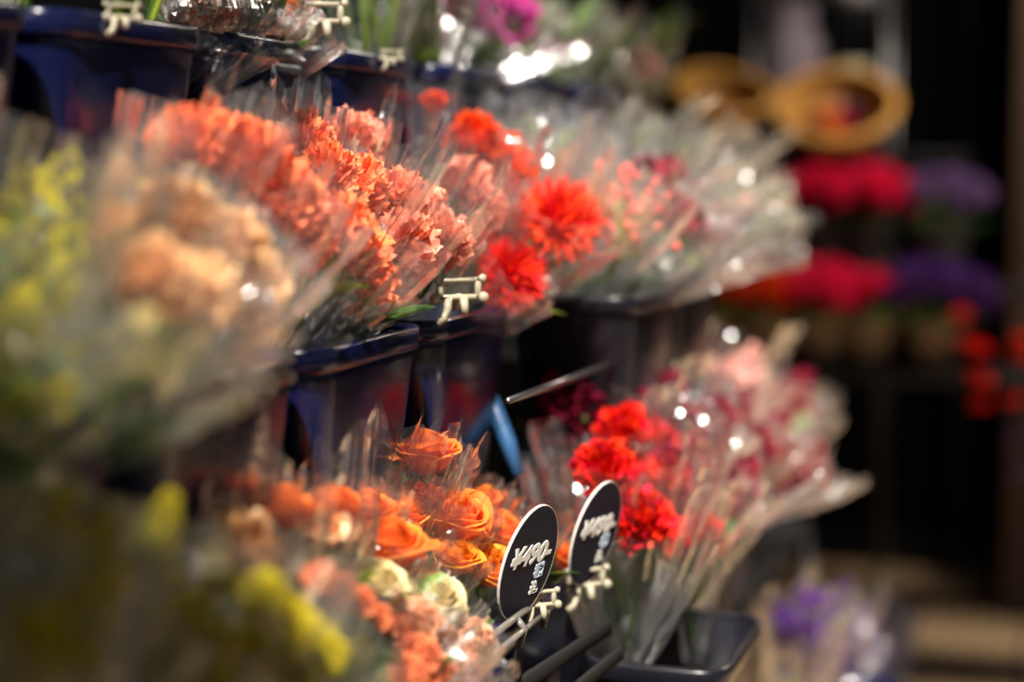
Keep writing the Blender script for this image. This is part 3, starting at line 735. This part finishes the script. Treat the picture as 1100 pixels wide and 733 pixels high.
clip_at(160, 430, .60, 'bright blurred clip on the rim under the peach carnations', .9, -.9)
clip_at(716, 352, .60, 'large blurred cream clip shining above the wine flowers', 2.0, -.8)
clip_at(628, 634, .500, 'cream clip on the rim holding the farther price card', 1.0, -.9)
clip_at(578, 655, .500, 'cream clip at the rim holding the nearer price card', .8, -.9)
clip_at(420, 66, .765, 'blurred cream clip on the top tier rim under dark foliage', .5, -.9)

def price_card(px, py, a, label, clip_label=None):
    """px,py is the foot of the card"""
    p = PA(px, py, a)
    o = empty('price_card', p, label, 'price tag', 'price cards on the bottom tier')
    lean = math.radians(15)
    o.rotation_euler = (0, 0, math.radians(-17))
    # local: card plane y (right), z(up) leaning to +x
    T = Matrix.Rotation(lean, 4, 'Y')
    w, h, n = .044, .060, 40
    pts = [(w * math.cos(2 * pi * i / n), h + h * math.sin(2 * pi * i / n)) for i in range(n)]
    m = MB(); f = [m.vert(T @ Vector((.0013, y, z))) for y, z in pts]; b = [m.vert(T @ Vector((-.0013, y, z))) for y, z in pts]
    m.f.append(tuple(f)); m.f.append(tuple(b[::-1])); link('card', m.mesh('card', CARD, False), o)
    e = MB()
    r = []
    for dx, s in ((.0014, .998), (.0014, 1.008), (-.0014, 1.008), (-.0014, .998)):
        r.append([e.vert(T @ Vector((dx, y * s, h + (z - h) * s))) for y, z in pts])
    for k in range(4):
        A, Bq = r[k], r[(k + 1) % 4]
        for i in range(n): e.f.append((A[i], A[(i + 1) % n], Bq[(i + 1) % n], Bq[i]))
    link('card_edge', e.mesh('card_edge', CARDEDGE, False), o)
    def text(s, y, z, size, mat, nm, shear=0.25, bold=.0010):
        cu = bpy.data.curves.new(nm, 'FONT'); cu.body = s; cu.size = size; cu.align_x = 'CENTER'; cu.align_y = 'CENTER'; cu.shear = shear
        cu.offset = bold; cu.extrude = .0003
        t = bpy.data.objects.new(nm, cu); col.objects.link(t)
        bpy.context.view_layer.update()
        me = bpy.data.meshes.new_from_object(t.evaluated_get(bpy.context.evaluated_depsgraph_get()))
        bpy.data.objects.remove(t); me.materials.clear(); me.materials.append(mat)
        TM = T @ Matrix(((0, 0, 1, .0019), (1, 0, 0, y), (0, 1, 0, z), (0, 0, 0, 1)))
        return link(nm, me, o, TM)
    text('\u00a5490-', .000, h + .008, .028, CHALK, 'price_lettering')
    text('\u7a0e', .020, h - .012, .015, CHALKB, 'small_lettering', .1)
    text('\u8fbc', .018, h - .030, .013, CHALK, 'small_lettering', .1)
    return o
price_card(553, 665, .512, 'nearer dark oval card reading ¥490- beside the yellow orange rose')
price_card(626, 628, .500, 'dark oval card reading ¥490- in front of the red carnations')

def holder_rail(p0, p1, label):
    m = MB(); d = (p1 - p0)
    m.tube([p0, p0.lerp(p1, .5), p1], .0035, 8)
    m.tube([p0 + Vector((.008, 0, -.012)), p1 + Vector((.008, 0, -.012))], .003, 8)
    for t in (.1, .5, .9):
        q = p0.lerp(p1, t); m.tube([q, q + Vector((.009, 0, -.010)), q + Vector((.004, 0, -.028))], .0035, 7)
    o = link('card_rail', m.mesh('card_rail', pbr('clear_acrylic', (.14, .13, .11), .15, c2=(.22, .2, .18), scale=40, trans=.2)))
    tag(o, label, 'card holder')
holder_rail(PA(520, 690, .505), PA(585, 640, .505), 'clear plastic holder rail gripping the foot of the near price card')

# steel bar shaped as a bucket rim highlight, blue strip as a bucket corner reflection
m = MB(); q0 = PA(545, 431, .55); q1 = PA(665, 388, .55); m.tube([q0, q1], .0035, 8)
m.tube([q1, Vector((-.725, q1.y, q1.z))], .003, 8); m.tube([q0, Vector((-.60, 2.05, q0.z - .03))], .003, 8)
link('rail', m.mesh('rail', STEEL), STAND_B)
BLUE = pbr('blue_sheen', (.025, .08, .19), .3, c2=(.02, .07, .16), scale=20)
m = MB(); q0 = PA(512, 398, .66); q1 = PA(556, 510, .60); m.tube([q0, q0.lerp(q1, .3) + Vector((.004, 0, 0)), q0.lerp(q1, .7) + Vector((.004, 0, 0)), q1], [.006, .010, .010, .007], 8)
link('corner_glint', m.mesh('corner_glint', BLUE), STAND_A)['label'] = 'blue strip shaped as the reflection on a bucket corner'

# grey braces under the bottom tier
def brace(p0, p1, label, w=.008):
    m = MB(); d = (p1 - p0).normalized(); M = frame(d, Vector((1, 0, 0)), p0)
    m.box(-w, w, -.003, .003, 0, (p1 - p0).length, .001, M)
    link('brace', m.mesh('brace', pbr('grey_paint', (.014, .013, .013), .8, spec=.1)), STAND_A)
brace(PA(560, 735, .505), PA(655, 674, .46), 'flat grey brace slanting under the price cards, the longer one')
brace(PA(620, 740, .47), PA(668, 700, .44), 'flat grey brace at the bottom edge, the shorter one')

# ------------------------------------------------------------------ floor bucket with purple flowers
o = empty('flower_bucket', (-.43, 3.16, 0), 'dark blue floor bucket in the lower right holding purple flowers', 'bucket')
fb = bucket_meshes(.24, .26, .30, NAVY, .8)
link('body', fb[0], o); link('rim', fb[1], o)
TIER['floor'] = (.31, .30)
G6 = 'purple bunches in the floor bucket'
for i, (x, y, yy, l) in enumerate([(865, 660, 3.1, 'purple flower bunch at the left of the floor bucket'), (900, 655, 3.2, 'purple flower bunch in the middle of the floor bucket'),
                                   (945, 665, 3.15, 'purple flower bunch inside the pale blue sleeve, right of the floor bucket'), (905, 690, 3.08, 'purple flower bunch lowest at the floor bucket rim')]):
    B(l, 'blossom_spray', 'purple', [(x, y), (x - 14, y + 10), (x + 16, y + 6)], 'floor', .06, .42, G6, film('bluish_film', (.96, .97, 1), .06, .25, .8, (.5, .55, .8)) if i == 2 else CLEAR, over=.12, leaves=4, r1=.07, rim_y=yy,
      colors=['purple'])

# ------------------------------------------------------------------ background stand with pots, baskets
o = empty('plant_stand', (0, 0, 0), 'black stepped plant stand against the dark back wall', 'plant stand')
def zat(py, y): return PY(1000, py, y).z
Y1, Y2 = 4.75, 4.35
z1 = zat(305, Y1); z2 = zat(398, Y2); z0 = zat(165, 5.1)
for (x0, x1, y0, y1, z) in ((-1.05, .12, Y1 - .13, Y1 + .13, z1), (-1.1, .10, Y2 - .13, Y2 + .13, z2), (-1.3, -.3, 4.85, 5.05, z0)):
    m = MB(); m.box(x0, x1, y0, y1, z - .02, z, .003); link('shelf', m.mesh('shelf', BLACKM), o)
for x in (-1.08, .08):
    for y, z in ((Y1 + .1, z1), (Y2 - .1, z2)):
        m = MB(); m.box(x - .012, x + .012, y - .012, y + .012, 0, z - .02, .002); link('leg', m.mesh('leg', BLACKM), o)
for x in (-1.27, -.33):
    m = MB(); m.box(x - .012, x + .012, 5.26, 5.284, 0, z0 - .02, .002); link('leg', m.mesh('leg', BLACKM), o)

ZINC = pbr('zinc_grey', (.16, .17, .15), .5, c2=(.11, .12, .11), scale=20)
TERRA = pbr('tan_pot', (.22, .14, .08), .7, c2=(.17, .11, .06), scale=20)
def pot_mesh(mat, r=.075, h=.17):
    m = MB(); prof = [(0, 0), (r * .72, 0), (r * .74, .004), (r * .95, h * .88), (r * 1.06, h * .9), (r * 1.08, h), (r * .98, h), (r * .92, h * .86), (r * .7, h * .3), (0, h * .3)]
    m.grid(28, len(prof) - 1, lambda u, v: (Vector((prof[int(v * (len(prof) - 1) + .5)][0] * math.cos(2 * pi * u), prof[int(v * (len(prof) - 1) + .5)][0] * math.sin(2 * pi * u), prof[int(v * (len(prof) - 1) + .5)][1])), (0, 0)), True)
    return m.mesh('pot', mat)
POTZ = pot_mesh(ZINC); POTT = pot_mesh(TERRA, .07, .13)
def potted(px, y, z, potm, ph, kind, color, n, R, rad, label, cat='potted plant', flat=.6):
    p = PY(px, 200, y); rnd = random.Random(px)
    o = empty('potted_flowers', (p.x, y, z), label, cat, 'pots of flowers on the back stand')
    link('pot', potm, o)
    for k in range(n):
        th = math.acos(1 - (k + .5) / n * .95); f = k * 2.39996
        d = Vector((math.sin(th) * math.cos(f), math.sin(th) * math.sin(f), math.cos(th) * flat))
        q = Vector((0, 0, ph + .05)) + d * rad
        h = link(kind if kind != 'stock' else 'flower_spike', head_mesh(kind, color, k), o, frame(d, Vector((0, 1, 0)), q) @ Matrix.Scale(R * rnd.uniform(.85, 1.15), 4))
        m = MB(); m.tube([(d.x * .02, d.y * .02, ph * .3), (d.x * .05, d.y * .05, ph), q - d * R * .6], .003, 5); link('stem', m.mesh('stem', GREEN), o)
    for k in range(10):
        f = k * 2 * pi / 10
        link('leaf', LEAVES[(0, 3, 1)[k % 3]], o, Matrix.Translation((.03 * math.cos(f), .03 * math.sin(f), ph * .7)) @ Matrix.Rotation(f, 4, 'Z') @ Matrix.Rotation(.7, 4, 'Y') @ Matrix.Scale(.13, 4))
    return o
potted(882, Y1, z1, POTZ, .17, 'carnation', 'crimson', 14, .045, .135, 'crimson flowers in a grey pot, left one under the right basket')
potted(932, Y1, z1, POTZ, .17, 'carnation', 'crimson', 14, .045, .12, 'crimson flowers in a grey pot, right one with a bright glint')
potted(1012, Y1, z1, POTZ, .17, 'blossom_cluster', 'violet', 12, .04, .11, 'pale violet flowers in a grey pot beside the crimson ones')
potted(770, Y2, z2, POTT, .13, 'carnation', 'orangered', 8, .036, .08, 'orange red flowers on the lower back shelf, furthest left')
potted(825, Y2, z2, POTT, .13, 'carnation', 'orangered', 11, .04, .10, 'orange red flowers on the lower back shelf, second from left')
potted(886, Y2, z2, POTT, .13, 'carnation', 'crimson', 12, .042, .11, 'crimson flowers on the lower back shelf below the grey pots')
potted(938, Y2, z2, POTT, .13, 'carnation', 'crimson', 9, .034, .08, 'crimson flowers at the right on the lower back shelf')
potted(1008, Y2, z2, POTT, .13, 'blossom_cluster', 'purple', 14, .042, .11, 'deep purple flowers on the lower back shelf')

def basket(px, py, y, rad, depth, tilt, yaw, label, wallw, fill):
    """woven round basket tipped towards the viewer"""
    p = PY(px, py, y)
    M = Matrix.Translation(p) @ Matrix.Rotation(yaw, 4, 'Z') @ Matrix.Rotation(tilt, 4, 'X')
    o = empty('straw_basket', None, label, 'basket', 'straw baskets on the back stand', M)
    m = MB(); nr = 14
    def wv(u, v): return .004 * math.sin(u * 2 * pi * 30 + (pi if int(v * nr) % 2 else 0))
    m.grid(90, nr, lambda u, v: (Vector((math.cos(2 * pi * u), math.sin(2 * pi * u), 0)) * (rad * (.55 + .45 * v ** .6) + wv(u, v)) + Vector((0, 0, -depth + depth * v)), (0, 0)), True)
    m.grid(60, 6, lambda u, v: (Vector((math.cos(2 * pi * u), math.sin(2 * pi * u), 0)) * (.001 + rad * .56 * v) + Vector((0, 0, -depth)), (0, 0)), True)
    link('woven_body', m.mesh('woven_body', STRAW), o)
    m = MB(); rw = wallw
    m.grid(90, 14, lambda u, v: (Vector((math.cos(2 * pi * u), math.sin(2 * pi * u), 0)) * (rad + (rw + .003 * math.sin(u * 2 * pi * 45 + v * 12)) * math.cos(2 * pi * v)) + Vector((0, 0, (rw * .5) * math.sin(2 * pi * v))), (0, 0)), True)
    link('braided_rim', m.mesh('braided_rim', STRAW), o)
    rnd = random.Random(px)
    for k, (c, kd) in enumerate(fill):
        f = k * 2.4; r = rad * .5 * math.sqrt((k + .3) / len(fill))
        link(kd, head_mesh(kd, c, k), o, Matrix.Translation((r * math.cos(f), r * math.sin(f), -depth * .45)) @ Matrix.Scale(.03, 4))
    return o
basket(898, 112, 4.78, .160, .13, math.radians(38), .1, 'round straw basket with thick rim and small blooms inside, the right one',
       .015, [('crimson', 'carnation'), ('roseyellow', 'rose'), ('rose', 'rose'), ('violet', 'carnation'), ('wine', 'rose'), ('wine', 'carnation'), ('apricot', 'rose')])
basket(778, 96, 4.78, .135, .17, math.radians(30), .5, 'deep straw basket catching warm light, the left one', .012, [('wine', 'rose'), ('wine', 'rose'), ('yellow', 'blossom_cluster')])

# wire rack with jars on the wall behind the baskets
o = empty('wire_rack', (0, 0, 0), 'tall grey wire rack standing behind the right basket', 'rack')
xa, xb = PY(815, 50, 5.2).x, PY(957, 50, 5.2).x
for x in (xa, xb):
    for y in (5.1, 5.34):
        m = MB(); m.tube([(x, y, 0), (x, y, 2.1)], .006, 8); link('post', m.mesh('post', STEEL), o)
for z in (z0 + .02, 1.78, 2.08):
    m = MB()
    for k in range(14):
        x = xa + (xb - xa) * k / 13; m.tube([(x, 5.1, z), (x, 5.34, z)], .0025, 5)
    for y in (5.1, 5.34): m.tube([(xa, y, z), (xb, y, z)], .004, 6)
    link('wire_shelf', m.mesh('wire_shelf', STEEL), o)
m = MB()
for k in range(12):
    x = xa + (xb - xa) * k / 11; m.tube([(x, 5.345, z0), (x, 5.345, 2.08)], .002, 5)
link('wire_back', m.mesh('wire_back', STEEL), o)
def jar(px, y, z, r, h, mat, label):
    p = PY(px, 50, y); m = MB(); prof = [(0, 0), (r * .9, 0), (r, h * .1), (r, h * .7), (r * .7, h * .85), (r * .72, h), (r * .6, h), (r * .6, h * .86), (r * .85, h * .65), (r * .85, h * .1), (0, h * .08)]
    N = len(prof) - 1
    m.grid(24, N, lambda u, v: (Vector((prof[int(v * N + .5)][0] * math.cos(2 * pi * u), prof[int(v * N + .5)][0] * math.sin(2 * pi * u), prof[int(v * N + .5)][1])), (0, 0)), True)
    q = link('jar', m.mesh('jar', mat)); q.location = (p.x, y, z); tag(q, label, 'jar', 'jars on the wire rack')
jar(915, 5.16, z0 + .028, .075, .24, pbr('pale_glaze', (.35, .36, .28), .2), 'pale shiny jar on the wire rack above the right basket')
jar(850, 5.22, z0 + .028, .095, .42, MAUVE, 'tall mauve grey jar on the wire rack, left of the pale one')
jar(912, 5.22, 1.79, .06, .15, pbr('cream_glaze', (.45, .42, .30), .3), 'cream jar at the top edge of the picture on the wire rack')

# hanging orange blossoms at the right edge
def garland(px, pys, y, label, color='red'):
    pts = [PY(px + dx, py, y) for dx, py in pys]
    o = empty('flower_garland', pts[0], label, 'hanging flowers', 'orange flower strings at the right edge')
    m = MB(); m.tube([Vector((0, 0, 2.68 - pts[0].z))] + [p - pts[0] for p in pts], .0012, 6); link('string', m.mesh('string', BLACKP), o)
    for i, p in enumerate(pts):
        link('blossom', head_mesh('blossom_cluster', color, i), o, Matrix.Translation(p - pts[0]) @ Matrix.Scale(.024, 4))
garland(1050, [(-18, 340), (-10, 372), (4, 378), (-2, 404), (6, 412), (2, 436)], 4.2, 'hanging string of orange red blossoms near the right edge')
garland(1092, [(5, 368), (4, 384), (-4, 432)], 4.2, 'hanging string of orange red blossoms cut by the right edge')
garland(1094, [(-4, 472), (3, 508)], 4.25, 'hanging string of bluish blossoms low at the right edge', 'violet')

# ------------------------------------------------------------------ setting
def struct(name, m, mat):
    o = link(name, m.mesh(name, mat, False)); o['kind'] = 'structure'; return o
def tile_mat():
    mt, nt, out = newmat('floor_tiles')
    b = nt.nodes.new('ShaderNodeBsdfPrincipled'); b.inputs['Roughness'].default_value = .6
    g = nt.nodes.new('ShaderNodeNewGeometry'); br = nt.nodes.new('ShaderNodeTexBrick')
    mp = nt.nodes.new('ShaderNodeMapping'); mp.inputs['Location'].default_value = (.11, .05, 0)
    nt.links.new(g.outputs['Position'], mp.inputs[0]); nt.links.new(mp.outputs[0], br.inputs[0])
    br.offset = 0; br.inputs['Scale'].default_value = 1; br.inputs['Brick Width'].default_value = .30; br.inputs['Row Height'].default_value = .60
    br.inputs['Mortar Size'].default_value = .008
    br.inputs['Color1'].default_value = (.50, .34, .20, 1); br.inputs['Color2'].default_value = (.45, .30, .17, 1); br.inputs['Mortar'].default_value = (.09, .06, .04, 1)
    nt.links.new(br.outputs[0], b.inputs['Base Color']); nt.links.new(b.outputs[0], out.inputs[0]); return mt
m = MB(); m.box(-1.5, 3.0, -1.0, 5.5, -.06, 0); struct('floor', m, tile_mat())
WALL = pbr('black_wall_paint', (.003, .003, .0035), .9, c2=(.0035, .0035, .004), scale=5, spec=.03)
m = MB(); m.box(-1.6, 3.0, 5.5, 5.62, -.06, 2.8); struct('wall_back', m, WALL)
m = MB(); m.box(-1.62, -1.5, -1.0, 5.5, -.06, 2.6); struct('wall_left', m, WALL)
m = MB(); m.box(-1.62, 3.0, 1.95, 5.62, 2.68, 2.8); struct('shade_slab', m, WALL)  # unseen slab added to keep the sun off the back stand and floor
m = MB(); m.box(-1.62, 3.0, -2.6, -.24, 2.6, 2.68); struct('shade_slab', m, WALL)  # unseen sun blocker added above the camera, darkens the lower left flowers
xp = PY(1082, 400, 5.0).x
m = MB(); m.box(xp, xp + .22, 4.95, 5.3, 0, 2.68, .01); struct('trim_1', m, pbr('dark_brown_wood', (.045, .018, .006), .6, c2=(.025, .010, .004), scale=6))
m = MB(); m.box(-1.5, 3.0, 5.47, 5.5, 0, .10, .004); struct('baseboard_back', m, BLACKM)

# ------------------------------------------------------------------ light
w = bpy.data.worlds.new('world'); sc.world = w; w.use_nodes = True
nt = w.node_tree; bg = nt.nodes['Background']
tcw = nt.nodes.new('ShaderNodeTexCoord'); sz = nt.nodes.new('ShaderNodeSeparateXYZ'); nt.links.new(tcw.outputs['Generated'], sz.inputs[0])
rp = nt.nodes.new('ShaderNodeValToRGB'); nt.links.new(sz.outputs[2], rp.inputs[0])
cr_ = rp.color_ramp; cr_.elements[0].position = 0; cr_.elements[0].color = (.10, .085, .07, 1)
cr_.elements[1].position = 1; cr_.elements[1].color = (.16, .24, .42, 1)
e_ = cr_.elements.new(.03); e_.color = (.75, .80, .90, 1)
e_ = cr_.elements.new(.30); e_.color = (.45, .55, .75, 1)
nt.links.new(rp.outputs[0], bg.inputs[0]); bg.inputs[1].default_value = .26
sl = bpy.data.lights.new('sun', 'SUN'); so = bpy.data.objects.new('sun', sl); col.objects.link(so)
sl.energy = 12.8; sl.angle = math.radians(.8); sl.color = (1, .93, .82)
SD = Vector((.16, -.58, .79)).normalized()
so.rotation_euler = SD.to_track_quat('Z', 'Y').to_euler(); so.location = (3, 1, 3)
al = bpy.data.lights.new('back_fill', 'AREA'); ao = bpy.data.objects.new('back_fill', al); col.objects.link(ao)  # added warm fill for the background, no fixture behind it
al.energy = 58; al.size = .6; al.color = (1, .88, .72); ao.location = (.3, 4.2, 2.62)

sc.view_settings.view_transform = 'Standard'; sc.view_settings.look = 'None'
sc.view_settings.gamma = 1; sc.view_settings.use_curve_mapping = False; sc.view_settings.exposure = 0
sc.cycles.transparent_max_bounces = 40; sc.cycles.max_bounces = 8
sc.cycles.sample_clamp_indirect = 6
